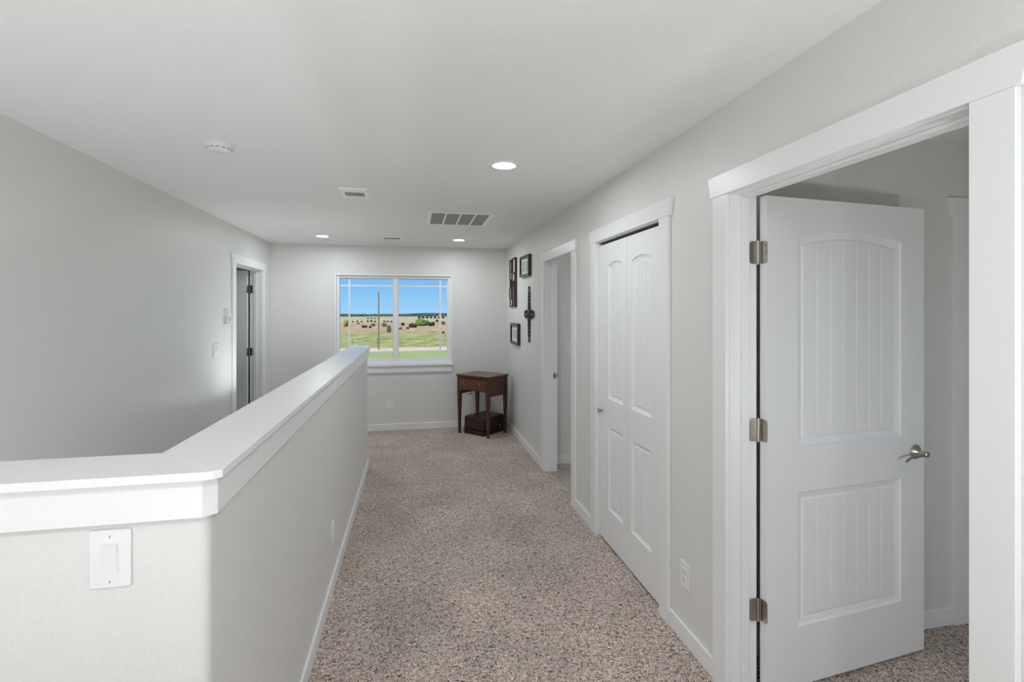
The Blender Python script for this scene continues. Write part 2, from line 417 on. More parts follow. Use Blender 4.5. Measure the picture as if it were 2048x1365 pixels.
def hinge_mesh(mb, pin, dirs, z, hgt=0.092, wid=0.036):
    """barrel at pin, one plate along each direction of dirs: (direction, outward normal)"""
    px, py = pin
    for i in range(5):
        a = z-hgt/2+i*hgt/5; mb.lathe([(0.0062, a+0.0006), (0.0062, a+hgt/5-0.0006)], (px, py, 0), n=14)
    mb.lathe([(0.0048, z-hgt/2-0.003), (0.0048, z+hgt/2+0.003)], (px, py, 0), n=12)
    for (dx, dy), (nx, ny), off in dirs:
        r = 0.011
        pl = [(0.004, -hgt/2), (wid-r, -hgt/2)] + [(wid-r+r*math.cos(t), -hgt/2+r+r*math.sin(t)) for t in [-PI/2+PI/2*i/5 for i in range(1, 6)]] \
           + [(wid-r+r*math.cos(t), hgt/2-r+r*math.sin(t)) for t in [PI/2*i/5 for i in range(0, 6)]] + [(0.004, hgt/2)]
        bx, by = px+nx*off, py+ny*off
        mb.hull([(bx+dx*s, by+dy*s, z+t) for s, t in pl], [(bx+dx*s+nx*0.0022, by+dy*s+ny*0.0022, z+t) for s, t in pl])
        for s, t in ((0.013, -0.034), (0.028, 0.0), (0.013, 0.034), (0.027, 0.032), (0.027, -0.032))[:4]:
            c = (bx+dx*s+nx*0.0030, by+dy*s+ny*0.0030, z+t)
            mb.lathe([(0.0036, -0.0012), (0.0028, 0.0008)], c, 'y' if abs(ny) > abs(nx) else 'x', n=10)
    return mb

# open bedroom door on the right
bed = thing('door_1', (WR, 1.3235, 0), label='open white bedroom doorway with arched plank door at right', kind='structure')
frame_door(bed, 1, WR, 'bed')
LA = math.radians(5.6)
leaf = make_leaf('leaf', 0.902, 0.016, 2.041, [(0.161, 0.757, 0.262, 0.818, 0.818), (0.161, 0.757, 1.007, 1.880, 1.914)], (7, 7), bed)
leaf.location = Vector((1.4045, 1.722, 0))-ORG[bed.name]; leaf.rotation_euler.z = LA
for z in (1.812, 1.083, 0.345):
    hm = MB(); ca, sa = math.cos(LA), math.sin(LA)
    pin = (1.3895, 1.7535)
    hinge_mesh(hm, pin, [((-1, 0), (0, -1), -0.0035), ((sa, -ca), (-ca, -sa), -0.0125)], z)
    put('hinge', hm, M['nickel'], bed, world=True, smooth=True, label='satin nickel butt hinge')
lever = MB()
lever.lathe([(0.033, 0.0), (0.033, -0.004), (0.028, -0.010), (0.018, -0.016), (0.012, -0.022)], (0.845, 0, 0.930), 'y', 28)
lever.lathe([(0.0115, -0.018), (0.0105, -0.036), (0.0135, -0.040), (0.0135, -0.052), (0.010, -0.055)], (0.845, 0, 0.930), 'y', 20)
lp = [(0.845-0.125*t, -0.046+0.010*math.sin(t*PI), 0.928-0.012*math.sin(t*PI)*0.4-0.020*t**3) for t in [i/14 for i in range(15)]]
lever.tube(lp, [0.0095-0.0045*min(1, i/6) for i in range(15)], 12)
put('lever_handle', lever, M['nickel'], leaf, smooth=True, label='satin nickel lever handle')
put('latch_plate', MB().box(0.902, 0.9035, 0.005, 0.030, 0.902, 0.958), M['nickel'], leaf)

# wardrobe door further inside that bedroom
rd = thing('door_4', (3.1, 1.952, 0), label='white casing of a door inside the bedroom behind the open leaf', kind='structure')
for a, b_ in ((2.651, 2.740), (3.50, 3.589)): put('side_casing', MB().box(a, b_, 1.952-0.018, 1.952, 0, ZT), M['trim'], rd, world=True, bevel=0.002)
put('head_casing', MB().prism([(2.639, ZT), (3.601, ZT), (3.619, ZT+0.089), (2.621, ZT+0.089)], 1.952-0.021, 1.952, 'y'), M['trim'], rd, world=True, bevel=0.002)
lf = make_leaf('leaf', 0.76, 0.012, 2.04, [(0.14, 0.62, 0.262, 0.818, 0.818), (0.14, 0.62, 1.007, 1.88, 1.914)], (6, 6), rd, thick=0.008)
lf.location = (2.740-3.1, -0.009, 0)

# bifold closet door
cl = thing('door_2', (WR, 2.7645, 0), label='closed white bifold closet door with four plank panels', kind='structure')
frame_door(cl, 1, WR, 'closet', stops=False)
FX = 1.281
put('top_track', MB().box(FX+0.004, FX+0.03, 2.33, 3.20, 2.034, ZT-0.006), M['dark'], cl, world=True)
for k, (ys, wd, pn) in enumerate(((3.203, 0.434, ((0.146, 0.378),)), (2.766, 0.440, ((0.060, 0.306),)))):
    (a, b_), = pn
    l2 = make_leaf('leaf', wd, 0.012, 2.026, [(a, b_, 0.245, 0.800, 0.800), (a, b_, 0.985, 1.872, 1.897)], (4, 4), cl, thick=0.033, sc=0.8)
    l2.location = Vector((FX, ys, 0))-ORG[cl.name]; l2.rotation_euler.z = -PI/2
    if k == 0:
        kb = MB().lathe([(0.008, 0), (0.007, -0.012), (0.0125, -0.018), (0.016, -0.024), (0.0145, -0.030), (0.006, -0.033)], (0.045, 0, 0.888), 'y', 20)
        put('knob', kb, M['nickel'], l2, smooth=True, label='small round nickel knob')

# open doorway to the bathroom
ba = thing('door_3', (WR, 4.165, 0), label='open white doorway beside the closet showing a dim room', kind='structure')
frame_door(ba, 1, WR, 'bath')
sp = MB().box(1.333, 1.374, 4.5778, 4.580, 0.905, 0.968).box(1.366, 1.392, 4.576, 4.580, 0.922, 0.951)
put('strike_plate', sp, M['nickel'], ba, world=True, bevel=0.001)
put('strike_hole', MB().box(1.341, 1.358, 4.5772, 4.5785, 0.922, 0.951), M['black'], ba, world=True)
lb = make_leaf('leaf', 0.82, 0.016, 2.041, [(0.13, 0.69, 0.262, 0.818, 0.818), (0.13, 0.69, 1.007, 1.88, 1.914)], (7, 7), ba)
lb.location = Vector((1.400, 3.742, 0))-ORG[ba.name]; lb.rotation_euler.z = math.radians(-8)

# open doorway in the left wall
le = thing('door_5', (WL, 5.753, 0), label='open white doorway in the left wall by the back corner', kind='structure')
frame_door(le, -1, WL, 'left')
ll = make_leaf('leaf', 0.86, 0.016, 2.041, [(0.15, 0.71, 0.262, 0.818, 0.818), (0.15, 0.71, 1.007, 1.88, 1.914)], (7, 7), le, mirror=-1)
ll.location = Vector((-1.890, 6.150, 0))-ORG[le.name]; ll.rotation_euler.z = math.radians(-4)
for z in (1.826, 1.094, 0.345):
    hm = hinge_mesh(MB(), (-1.8775, 6.181), [((1, 0), (0, -1), -0.0035), ((0.07, -0.998), (1, 0.07), -0.0105)], z)
    put('hinge', hm, M['steel'], le, world=True, smooth=True, label='dark metal butt hinge')

# ---------------------------------------------------------------- the window in the back wall
wn = thing('window_1', ((WIN[0]+WIN[1])/2, D, WIN[2]), label='white sliding window with prairie grilles over the plain', kind='structure')
u0, u1, z0, z1 = WIN
def wp(name, boxes, m='vinyl', bev=0.002):
    mb = MB()
    for b in boxes: mb.box(*b)
    return put(name, mb, M[m], wn, world=True, bevel=bev)
t = 0.020
wp('jamb_liner', [(u0, u0+t, D-0.004, D+0.10, z0, z1), (u1-t, u1, D-0.004, D+0.10, z0, z1), (u0+t, u1-t, D-0.004, D+0.10, z1-t, z1)], 'trim')
fz0, fz1, fx0, fx1 = z0+0.004, z1-t, u0+t, u1-t
fw = 0.030
wp('outer_frame', [(fx0, fx0+fw, D+0.03, D+0.12, fz0, fz1), (fx1-fw, fx1, D+0.03, D+0.12, fz0, fz1), (fx0+fw, fx1-fw, D+0.03, D+0.12, fz0, fz0+0.045), (fx0+fw, fx1-fw, D+0.03, D+0.12, fz1-fw, fz1)])
GY = D+0.075
panes = ((-0.930, -0.262), (-0.186, 0.452))
gzb, gzt = 0.950, 1.993
sw = 0.014
for k, (a, b_) in enumerate(panes):
    c0, c1 = a-sw-0.006, b_+sw+0.006
    sash = wp('sash', [(c0, a, GY-0.018, GY+0.012, gzb-0.034, gzt+0.016), (b_, c1, GY-0.018, GY+0.012, gzb-0.034, gzt+0.016), (a, b_, GY-0.018, GY+0.012, gzb-0.034, gzb), (a, b_, GY-0.018, GY+0.012, gzt, gzt+0.016)])
    put('pane', MB().box(a, b_, GY-0.003, GY+0.003, gzb, gzt), M['glass'], sash)
    gx = (-0.815, 0.362)[k]; gw = 0.0105
    for bx_ in ((gx-gw, gx+gw, GY-0.011, GY-0.004, gzb, gzt), (a, b_, GY-0.0105, GY-0.0045, 1.905-gw, 1.905+gw), (a, b_, GY-0.0105, GY-0.0045, 1.026-gw, 1.026+gw)):
        put('grille_bar', MB().box(*bx_), M['vinyl'], sash)
wp('meeting_rail', [(-0.248, -0.200, D+0.040, D+0.058, fz0+0.045, fz1-fw)])
put('latch', MB().box(-0.232, -0.216, D+0.032, D+0.040, 0.905, 0.935), M['vinyl'], wn, world=True, bevel=0.003)
wp('stool', [(u0-0.020, u1+0.020, D-0.034, D+0.10, z0-0.020, z0+0.002)], 'trim', 0.004)
put('apron', MB().prism([(u0-0.010, z0-0.020), (u1+0.010, z0-0.020), (u1-0.006, z0-0.106), (u0+0.006, z0-0.106)], D-0.018, D, 'y'), M['trim'], wn, world=True, bevel=0.002)

# ---------------------------------------------------------------- wall plates
def rounded(mb, x0, x1, z0, z1, y0, y1, r=0.006):
    p = arc(x1-r, z1-r, r, 0, PI/2, 3)+arc(x0+r, z1-r, r, PI/2, PI, 3)+arc(x0+r, z0+r, r, PI, 1.5*PI, 3)+arc(x1-r, z0+r, r, 1.5*PI, 2*PI, 3)
    return mb.prism(p, y0, y1, 'y')
def outlet(loc, rz, label):
    o = thing('wall_outlet', loc, rz, label, 'outlet', 'duplex wall outlets')
    put('plate', rounded(MB(), -0.039, 0.039, -0.061, 0.061, -0.006, 0), M['plastic'], o, bevel=0.002)
    for s in (-1, 1):
        r = put('receptacle', rounded(MB(), -0.017, 0.017, s*0.0195-0.014, s*0.0195+0.014, -0.0085, -0.005, 0.010), M['plastic'], o, bevel=0.001)
        sl_ = MB().box(-0.0075, -0.0058, -0.0088, -0.008, s*0.0195-0.001, s*0.0195+0.007).box(0.0058, 0.0075, -0.0088, -0.008, s*0.0195-0.001, s*0.0195+0.006).box(-0.002, 0.002, -0.0088, -0.008, s*0.0195-0.010, s*0.0195-0.006)
        put('slots', sl_, M['dark'], r)
    put('screw', MB().lathe([(0.003, -0.0055), (0.0025, -0.007)], (0, 0, 0), 'y', 10), M['plastic'], o)
    return o
outlet((-0.296, D, 0.345), 0, 'white wall outlet below the window on the back wall')
outlet((WR, 2.092, 0.320), -PI/2, 'white wall outlet between closet and bedroom door')
outlet((HX1, 2.893, 0.316), PI/2, 'white wall outlet on the half wall above its baseboard')
def rocker_switch(loc, rz, label, gangs=1, dark=False, w=0.079, hh=0.124):
    o = thing('light_switch', loc, rz, label, 'light switch')
    W_ = w+0.046*(gangs-1)
    put('plate', rounded(MB(), -W_/2, W_/2, -hh/2, hh/2, -0.006, 0), M['plastic'], o, bevel=0.002)
    for g in range(gangs):
        cx = (g-(gangs-1)/2)*0.046
        put('switch_frame', rounded(MB(), cx-0.0168, cx+0.0168, -0.0335, 0.0335, -0.0068, -0.005, 0.003), M['plastic'], o)
        rk = MB().prism([(-0.0066, 0.0315), (-0.0120, 0.0315), (-0.0090, 0.0), (-0.0072, -0.0315), (-0.0066, -0.0315)], cx-0.0145, cx+0.0145, 'x')
        put('rocker', rk, M['plastic'], o, bevel=0.0012)
        for s in (-1, 1):
            sc_ = put('screw', MB().lathe([(0.0032, -0.0055), (0.0026, -0.0068)], (cx, 0, s*0.0484), 'y', 12), M['plastic'], o)
            put('screw_slot', MB().box(cx-0.0006, cx+0.0006, -0.0071, -0.0066, s*0.0484-0.0026, s*0.0484+0.0026), M['dark'], sc_)
    return o
rocker_switch((-0.6365, HY0, 1.040), 0, 'white rocker light switch on the front of the half wall')
rocker_switch((WL, 4.845, 1.213), PI/2, 'white double light switch on the left wall below the thermostat', 2)
rocker_switch((1.577, 4.80, 1.193), 0, 'white light switch inside the dim room beyond the doorway')

# ---------------------------------------------------------------- thermostat
th = thing('thermostat', (WL, 5.085, 1.486), PI/2, 'small white thermostat on the left wall beside the doorway', 'thermostat')
put('backplate', rounded(MB(), -0.060, 0.060, -0.046, 0.046, -0.012, 0), M['plastic'], th, bevel=0.002)
put('body', rounded(MB(), -0.056, 0.056, -0.043, 0.043, -0.038, -0.012, 0.010), M['plastic'], th, bevel=0.005, seg=3)
put('screen', MB().box(-0.038, 0.030, -0.0388, -0.0375, -0.012, 0.028), M['screen'], th)
for i in range(3): put('button', rounded(MB(), -0.034+i*0.024, -0.018+i*0.024, -0.032, -0.024, -0.040, -0.037, 0.003), M['grey'], th)

# ---------------------------------------------------------------- ceiling fixtures
def recessed(loc, label):
    o = thing('recessed_light', loc, 0, label, 'ceiling light', 'round recessed ceiling lights')
    pr = [(0.0585, 0.006), (0.0585, -0.0030), (0.062, -0.0052), (0.078, -0.0068), (0.092, -0.0048), (0.0965, 0.0), (0.0965, 0.0012)]
    put('trim_ring', MB().lathe(pr, n=48, cap=False), M['plastic'], o, smooth='all')
    put('lens', MB().lathe([(0.0, -0.0030), (0.0590, -0.0030)], n=40, cap=False), M['lens'], o)
    return o
recessed((0.522, 2.792, H-0.0015), 'nearest round recessed ceiling light, glowing white')
recessed((-1.010, 5.848, H-0.0015), 'glowing recessed ceiling light near the left doorway')
recessed((0.540, 5.848, H-0.0015), 'glowing recessed ceiling light above the corner table')

sd = thing('smoke_detector', (-0.978, 2.752, H), math.radians(20), 'round white smoke detector on the ceiling', 'smoke detector')
put('base', MB().lathe([(0.0, 0), (0.068, 0), (0.068, -0.008), (0.063, -0.011), (0.0, -0.011)], n=40, cap=False), M['plastic'], sd, smooth=True)
put('body', MB().lathe([(0.059, -0.011), (0.060, -0.018), (0.056, -0.028), (0.047, -0.034), (0.0, -0.035)], n=40, cap=False), M['plastic'], sd, smooth=True)
for i in range(14):
    a = 2*PI*i/14+0.1
    if i in (3, 4): continue
    p = Vector((math.cos(a), math.sin(a), 0)); q = Vector((-p.y, p.x, 0))
    vb = MB().hull([p*0.0555+q*s*0.008+Vector((0, 0, z)) for s, z in ((-1, -0.0225), (1, -0.0225), (1, -0.0265), (-1, -0.0265))],
                   [p*0.0600+q*s*0.008+Vector((0, 0, z)) for s, z in ((-1, -0.0215), (1, -0.0215), (1, -0.0255), (-1, -0.0255))])
    put('vent_slot', vb, M['grey'], sd)
put('test_button', MB().lathe([(0.013, -0.033), (0.012, -0.037), (0.0, -0.0375)], (0.012, -0.012, 0), n=20, cap=False), M['plastic'], sd, smooth=True)
put('indicator', MB().lathe([(0.003, -0.034), (0.0, -0.0365)], (-0.026, 0.010, 0), n=10, cap=False), M['grey'], sd)

def frame_ring(x0, x1, y0, y1, w, z0, z1):
    return MB().box(x0, x1, y0, y0+w, z0, z1).box(x0, x1, y1-w, y1, z0, z1).box(x0, x0+w, y0+w, y1-w, z0, z1).box(x1-w, x1, y0+w, y1-w, z0, z1)
# return-air grille: four louvred panels
ra = thing('return_air_grille', (0.415, 4.520, H), 0, 'white ceiling return-air grille with four grey louvred panels', 'air vent')
RX, RY = 0.286, 0.312
put('frame', frame_ring(-RX, RX, -RY, RY, 0.034, -0.009, 0), M['vent'], ra, bevel=0.003)
iw = (2*RX-0.068-3*0.016)/4
for i in range(3):
    x = -RX+0.034+iw*(i+1)+0.016*i
    put('divider_bar', MB().box(x, x+0.016, -RY+0.034, RY-0.034, -0.0085, -0.001), M['vent'], ra, bevel=0.001)
for i in range(4):
    x = -RX+0.034+(iw+0.016)*i
    mb = MB().box(x, x+iw, -RY+0.034, RY-0.034, -0.0012, -0.0004)
    for k in range(30):
        y = -RY+0.040+k*0.0181
        mb.hull([(x, y, -0.0012), (x, y+0.0012, -0.0012), (x, y+0.0120, -0.0068), (x, y+0.0108, -0.0072)], [(x+iw, y, -0.0012), (x+iw, y+0.0012, -0.0012), (x+iw, y+0.0120, -0.0068), (x+iw, y+0.0108, -0.0072)])
    put('louver_panel', mb, M['grey'], ra)
# supply registers
def register(loc, hx, hy, label, n, bands):
    o = thing('air_register', loc, 0, label, 'air vent', 'small ceiling supply registers')
    ix, iy = hx-0.032, hy-0.050
    put('frame', MB().hull([(-hx, -hy, 0), (hx, -hy, 0), (hx, hy, 0), (-hx, hy, 0)], [(-hx+0.006, -hy+0.006, -0.008), (hx-0.006, -hy+0.006, -0.008), (hx-0.006, hy-0.006, -0.008), (-hx+0.006, hy-0.006, -0.008)]), M['vent'], o, bevel=0.001)
    for a, b_, kind in bands:
        put('opening', MB().box(-ix, ix, a, b_, -0.0086, -0.0078), M['black' if kind else 'grey'], o)
        if kind:
            for k in range(n+1):
                x = -ix+2*ix*k/n
                put('slat', MB().box(x-0.0022, x+0.0022, a, b_, -0.0125, -0.0082), M['vent'], o)
    put('damper_lever', MB().tube([(-0.02, -hy+0.02, -0.008), (-0.02, -hy+0.012, -0.020), (-0.02, -hy-0.004, -0.024)], 0.002, 8), M['vent'], o)
    return o
register((-0.412, 3.678, H), 0.099, 0.146, 'white ceiling register with a row of black slots', 10, ((-0.062, -0.050, 0), (-0.034, 0.046, 1), (0.068, 0.080, 0)))
register((-0.240, 5.838, H), 0.125, 0.130, 'white ceiling register close to the back wall above the window', 12, ((-0.075, -0.060, 0), (-0.03, 0.05, 1), (0.07, 0.08, 0)))

# ---------------------------------------------------------------- fill lamps added out of view to brighten the rooms
def pendant(loc, label, m, drop=0.36, r=0.15):
    pd = thing('fill_pendant', loc, 0, label, 'pendant lamp', 'added globe fill lamps')
    put('canopy', MB().lathe([(0.0, 0), (0.06, 0), (0.055, -0.02), (0.012, -0.028)], n=32), M['nickel'], pd, smooth=True)
    put('cord', MB().tube([(0, 0, -0.02), (0, 0, -drop)], 0.003, 8), M['dark'], pd)
    put('glass_globe', MB().lathe([(r*math.sin(PI*i/16), -drop-0.96*r+r*math.cos(PI*i/16)) for i in range(1, 16)], n=32), m, pd, smooth='all')
pendant((1.95, 0.35, H), 'added fill lamp, a glass globe pendant unseen inside the bedroom', M['globe_dim'], 1.3, 0.12)  # unseen lamp added to brighten the open leaf and bedroom wall
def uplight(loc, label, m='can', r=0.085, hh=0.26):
    o = thing('fill_uplight', loc, 0, label, 'floor lamp', 'added fill uplights')
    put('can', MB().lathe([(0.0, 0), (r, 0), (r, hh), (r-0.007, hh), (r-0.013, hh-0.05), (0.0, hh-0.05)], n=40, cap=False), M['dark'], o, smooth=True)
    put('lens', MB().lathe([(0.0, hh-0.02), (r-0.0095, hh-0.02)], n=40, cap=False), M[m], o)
for x, y, l in ((-1.2, -0.9, 'added fill uplight out of view near the left wall of the landing'), (0.0, -1.0, 'added fill uplight out of view in the middle of the landing'), (1.0, -0.9, 'added fill uplight out of view near the right wall of the landing')):
    uplight((x, y, 0.0), l)  # out of view, added to throw light up onto the ceiling
uplight((-1.28, 5.12, 0), 'added fill uplight hidden on the carpet behind the half wall', 'can_land', 0.085, 0.68)  # hidden lamp added to lift the far ceiling and left wall
for x, l in ((-1.42, 'added fill sconce hidden in the stairwell by the left wall'), (-0.92, 'added fill sconce hidden in the stairwell by the half wall')):  # unseen sconces added for upward fill on ceiling and left wall
    o = thing('fill_sconce', (x, 1.335, -0.45), 0, l, 'wall sconce', 'added stairwell fill sconces')
    put('wall_plate', MB().lathe([(0.05, 0), (0.05, 0.012)], (0, 0, 0.04), 'y', 24), M['nickel'], o)
    put('arm', MB().tube([(0, 0.01, 0.04), (0, 0.08, 0.0), (0, 0.14, 0.02)], 0.008, 8), M['nickel'], o)
    put('bowl', MB().lathe([(0.0, 0.0), (0.07, 0.015), (0.12, 0.055), (0.135, 0.105), (0.13, 0.105), (0.115, 0.06), (0.0, 0.03)], (0, 0.16, 0), n=40, cap=False), M['nickel'], o, smooth=True)
    put('lens', MB().lathe([(0.0, 0.092), (0.127, 0.092)], (0, 0.16, 0), n=40, cap=False), M['can_stair'], o)
pendant((3.0, 4.1, H), 'added fill lamp, a glass globe pendant unseen inside the dim room', M['can_bath'], 0.3, 0.12)  # lamp added out of sight to light the dim room
for x, y, l in ((0.53, -0.3, 'added unseen recessed light on the bedroom doorway side'), (-1.0, -0.3, 'added unseen recessed light in front of the half wall'), (0.53, -2.7, 'added unseen recessed light at the rear right of the landing'), (-1.0, -2.7, 'added unseen recessed light at the rear left of the landing')):  # extra recessed lights added behind the camera for more light
    recessed((x, y, H-0.0015), l)

# ---------------------------------------------------------------- sewing table in the corner, turned to the room
FR, FL, BR = Vector((0.905, 5.905)), Vector((0.575, 6.270)), Vector((1.180, 6.154))
ang = math.atan2((FR-FL).y, (FR-FL).x)                  # local +x: along the drawer front
cen = (FL+BR)/2
tw, td = (FR-FL).length, (BR-FR).length
tb = thing('sewing_table', (cen.x, cen.y, 0), ang, 'dark walnut sewing table with one drawer standing in the corner', 'table')
hx, hy = tw/2+0.012, td/2+0.012
TZ = 0.760
put('tabletop', MB().hull([(-hx-0.012, -hy-0.012, TZ-0.012), (hx+0.012, -hy-0.012, TZ-0.012), (hx+0.012, hy+0.012, TZ-0.012), (-hx-0.012, hy+0.012, TZ-0.012)],
                         [(-hx-0.014, -hy-0.014, TZ), (hx+0.014, -hy-0.014, TZ), (hx+0.014, hy+0.014, TZ), (-hx-0.014, hy+0.014, TZ)]), M['wood_top'], tb, bevel=0.003)
put('top_moulding', MB().box(-hx-0.007, hx+0.007, -hy-0.007, hy+0.007, TZ-0.030, TZ-0.012), M['wood'], tb, bevel=0.004)
for a in (-1, 1):
    for b_ in (-1, 1):
        ox_, oy_ = a*hx, b_*hy
        q = lambda w, z, dx=0: [(ox_-a*dx, oy_-b_*dx, z), (ox_-a*(w+dx), oy_-b_*dx, z), (ox_-a*(w+dx), oy_-b_*(w+dx), z), (ox_-a*dx, oy_-b_*(w+dx), z)]
        mb = MB().hull(q(0.044, 0.50), q(0.044, TZ-0.030)); mb.hull(q(0.024, 0.0, 0.010), q(0.044, 0.50))
        put('leg', mb, M['wood'], tb, bevel=0.002)
AZ = 0.525
put('side_panel', MB().box(hx-0.030, hx-0.008, -hy+0.044, hy-0.044, AZ-0.02, TZ-0.030), M['wood'], tb)
put('side_panel', MB().box(-hx+0.008, -hx+0.030, -hy+0.044, hy-0.044, AZ-0.02, TZ-0.030), M['wood'], tb)
put('back_panel', MB().box(-hx+0.044, hx-0.044, hy-0.030, hy-0.008, AZ+0.02, TZ-0.030), M['wood'], tb)
n = 14; xs = [-hx+0.044+(2*hx-0.088)*i/n for i in range(n+1)]
ar = [(x, 0.553+0.028*(1-(x/(hx-0.044))**2)) for x in xs]
dr = put('drawer', MB().prism(ar+[(xs[-1], TZ-0.052), (xs[0], TZ-0.052)], -hy+0.002, -hy+0.022, 'y'), M['wood_top'], tb, bevel=0.002)
put('drawer_rail', MB().box(xs[0], xs[-1], -hy+0.006, -hy+0.024, TZ-0.050, TZ-0.030), M['wood'], tb)
for x in (-0.135, 0.125):
    put('knob', MB().lathe([(0.004, 0.002), (0.004, -0.008), (0.009, -0.012), (0.010, -0.017), (0.004, -0.021)], (x, -hy, 0.665), 'y', 16), M['brass'], dr, smooth=True)
put('machine_well', MB().box(-hx+0.03, hx-0.03, -hy+0.024, hy-0.030, 0.560, 0.585), M['dark'], tb)
put('power_cord', MB().tube([(-0.10, -hy+0.10, 0.562), (-0.10, -hy+0.095, 0.535), (-0.085, -hy+0.09, 0.520), (-0.115, -hy+0.08, 0.500), (-0.125, -hy+0.075, 0.498)], 0.005, 8), M['black'], tb, smooth='all')

# portable case under the table
cs = thing('machine_case', (0.910, 6.262, 0), ang-0.02, 'dark oxblood carrying case on the carpet beneath the table', 'case')
cw, cdp, ch = 0.165, 0.208, 0.226
body = MB().hull([(-cw, -cdp, 0.004), (cw, -cdp, 0.004), (cw, cdp, 0.004), (-cw, cdp, 0.004)], [(-cw-0.004, -cdp-0.004, 0.06), (cw+0.004, -cdp-0.004, 0.06), (cw+0.004, cdp+0.004, 0.06), (-cw-0.004, cdp+0.004, 0.06)])
lid = MB().hull([(-cw-0.004, -cdp-0.004, 0.063), (cw+0.004, -cdp-0.004, 0.063), (cw+0.004, cdp+0.004, 0.063), (-cw-0.004, cdp+0.004, 0.063)], [(-cw, -cdp+0.004, ch), (cw, -cdp+0.004, ch), (cw, cdp-0.004, ch), (-cw, cdp-0.004, ch)])
put('case_base', body, M['leather'], cs, bevel=0.008, seg=3)
put('case_lid', lid, M['leather'], cs, bevel=0.020, seg=4)
put('latch', MB().box(cw+0.002, cw+0.008, 0.105, 0.125, 0.045, 0.105), M['brass'], cs, bevel=0.002)
put('label_plate', MB().box(cw+0.000, cw+0.004, 0.02, 0.05, 0.068, 0.078), M['brass'], cs)

# ---------------------------------------------------------------- pictures and cross on the right wall (local: x along the wall towards the camera, front to -y)
def picture(name, loc, w, hh, label, tilt=0.0, dep=0.03, rail=0.03):
    o = thing(name, loc, -PI/2, label, 'picture frame')
    o.rotation_euler = (0, tilt, -PI/2)
    x, z = w/2, hh/2
    for nm, pl in (('rail', [(-x, z), (x, z), (x-rail, z-rail), (-x+rail, z-rail)]), ('rail', [(-x, -z), (x, -z), (x-rail, -z+rail), (-x+rail, -z+rail)]),
                   ('rail', [(-x, -z), (-x, z), (-x+rail, z-rail), (-x+rail, -z+rail)]), ('rail', [(x, -z), (x, z), (x-rail, z-rail), (x-rail, -z+rail)])):
        put(nm, MB().prism(pl, -dep, 0, 'y'), M['frame'], o, bevel=0.003)
    put('mat_board', MB().box(-x+rail, x-rail, -dep*0.45, -0.002, -z+rail, z-rail), M['mat'], o)
    return o
p1 = picture('picture_frame', (WR-0.001, 5.375, 2.080), 0.455, 0.240, 'tilted black frame holding two grey sketches beside the doorway', tilt=0.02, dep=0.034, rail=0.032)
for s in (-1, 1):
    pr_ = put('print', MB().box(s*0.085-0.065, s*0.085+0.065, -0.0165, -0.0150, -0.066, 0.060), M['sketch'], p1)
    for k in range(5):
        put('print_line', MB().box(s*0.085-0.052, s*0.085+0.045-0.012*(k % 3), -0.0172, -0.0164, 0.040-k*0.022, 0.044-k*0.022), M['ink'], pr_)
p2 = picture('picture_frame', (WR-0.001, 5.930, 1.287), 0.455, 0.262, 'black frame with a sketch on white hanging below the collage frame', dep=0.034, rail=0.034)
pr_ = put('print', MB().box(-0.125, 0.125, -0.0165, -0.0150, -0.072, 0.072), M['mat'], p2)
for cx in (-0.075, 0.0, 0.075):
    loop = [(cx+0.024*math.cos(a)*(1+0.3*math.sin(3*a)), -0.0168, 0.052*math.sin(a)) for a in [2*PI*i/18 for i in range(18)]]
    put('drawn_figure', MB().tube(loop, 0.0022, 6, closed=True), M['ink'], pr_)
# collage of photo openings
co = thing('collage_frame', (WR-0.001, 6.075, 1.930), -PI/2, 'tall espresso collage frame with small photos next to the back corner', 'picture frame')
cwid, chei = 0.37, 0.610
put('backboard', MB().box(-cwid/2+0.012, cwid/2-0.012, -0.008, 0, -chei/2+0.01, chei/2-0.01), M['brownframe'], co)
photos = [(-0.175, -0.070, 0.155, 0.290), (0.010, 0.165, 0.130, 0.300), (-0.020, 0.125, -0.000+0.025, 0.115), (-0.170, -0.055, 0.055, 0.140), (-0.185, -0.075, -0.190, -0.060), (0.010, 0.090, -0.215, -0.050), (-0.150, -0.010, -0.290, -0.205), (0.040, 0.120, -0.290, -0.225)]
for a, b_, c_, d_ in photos:
    fr_ = put('photo_rim', frame_ring(a-0.010, b_+0.010, c_-0.010, d_+0.010, 0.012, -0.024, -0.006), M['brownframe'], co)
    for v in fr_.data.vertices: v.co = Vector((v.co.x, v.co.z, v.co.y))
    put('photo', MB().box(a, b_, -0.013, -0.007, c_, d_), M['photo'], fr_)
put('side_rail', MB().box(cwid/2-0.02, cwid/2, -0.026, 0, -chei/2, chei/2), M['brownframe'], co, bevel=0.002)
put('side_rail', MB().box(-cwid/2, -cwid/2+0.012, -0.020, 0, -chei/2+0.01, chei/2-0.01), M['brownframe'], co, bevel=0.002)
for z in (-chei/2, chei/2-0.012): put('cross_rail', MB().box(-cwid/2, cwid/2, -0.024, 0, z, z+0.012), M['brownframe'], co, bevel=0.002)
scr = MB()
for cx in (-0.12, -0.06, 0.0, 0.06, 0.11):
    scr.tube([(cx+0.034*math.cos(a), -0.02, 0.0+0.026*math.sin(a)) for a in [2*PI*i/16 for i in range(16)]], 0.0055, 6, closed=True)
put('scroll_ornament', scr, M['brownframe'], co, smooth='all')

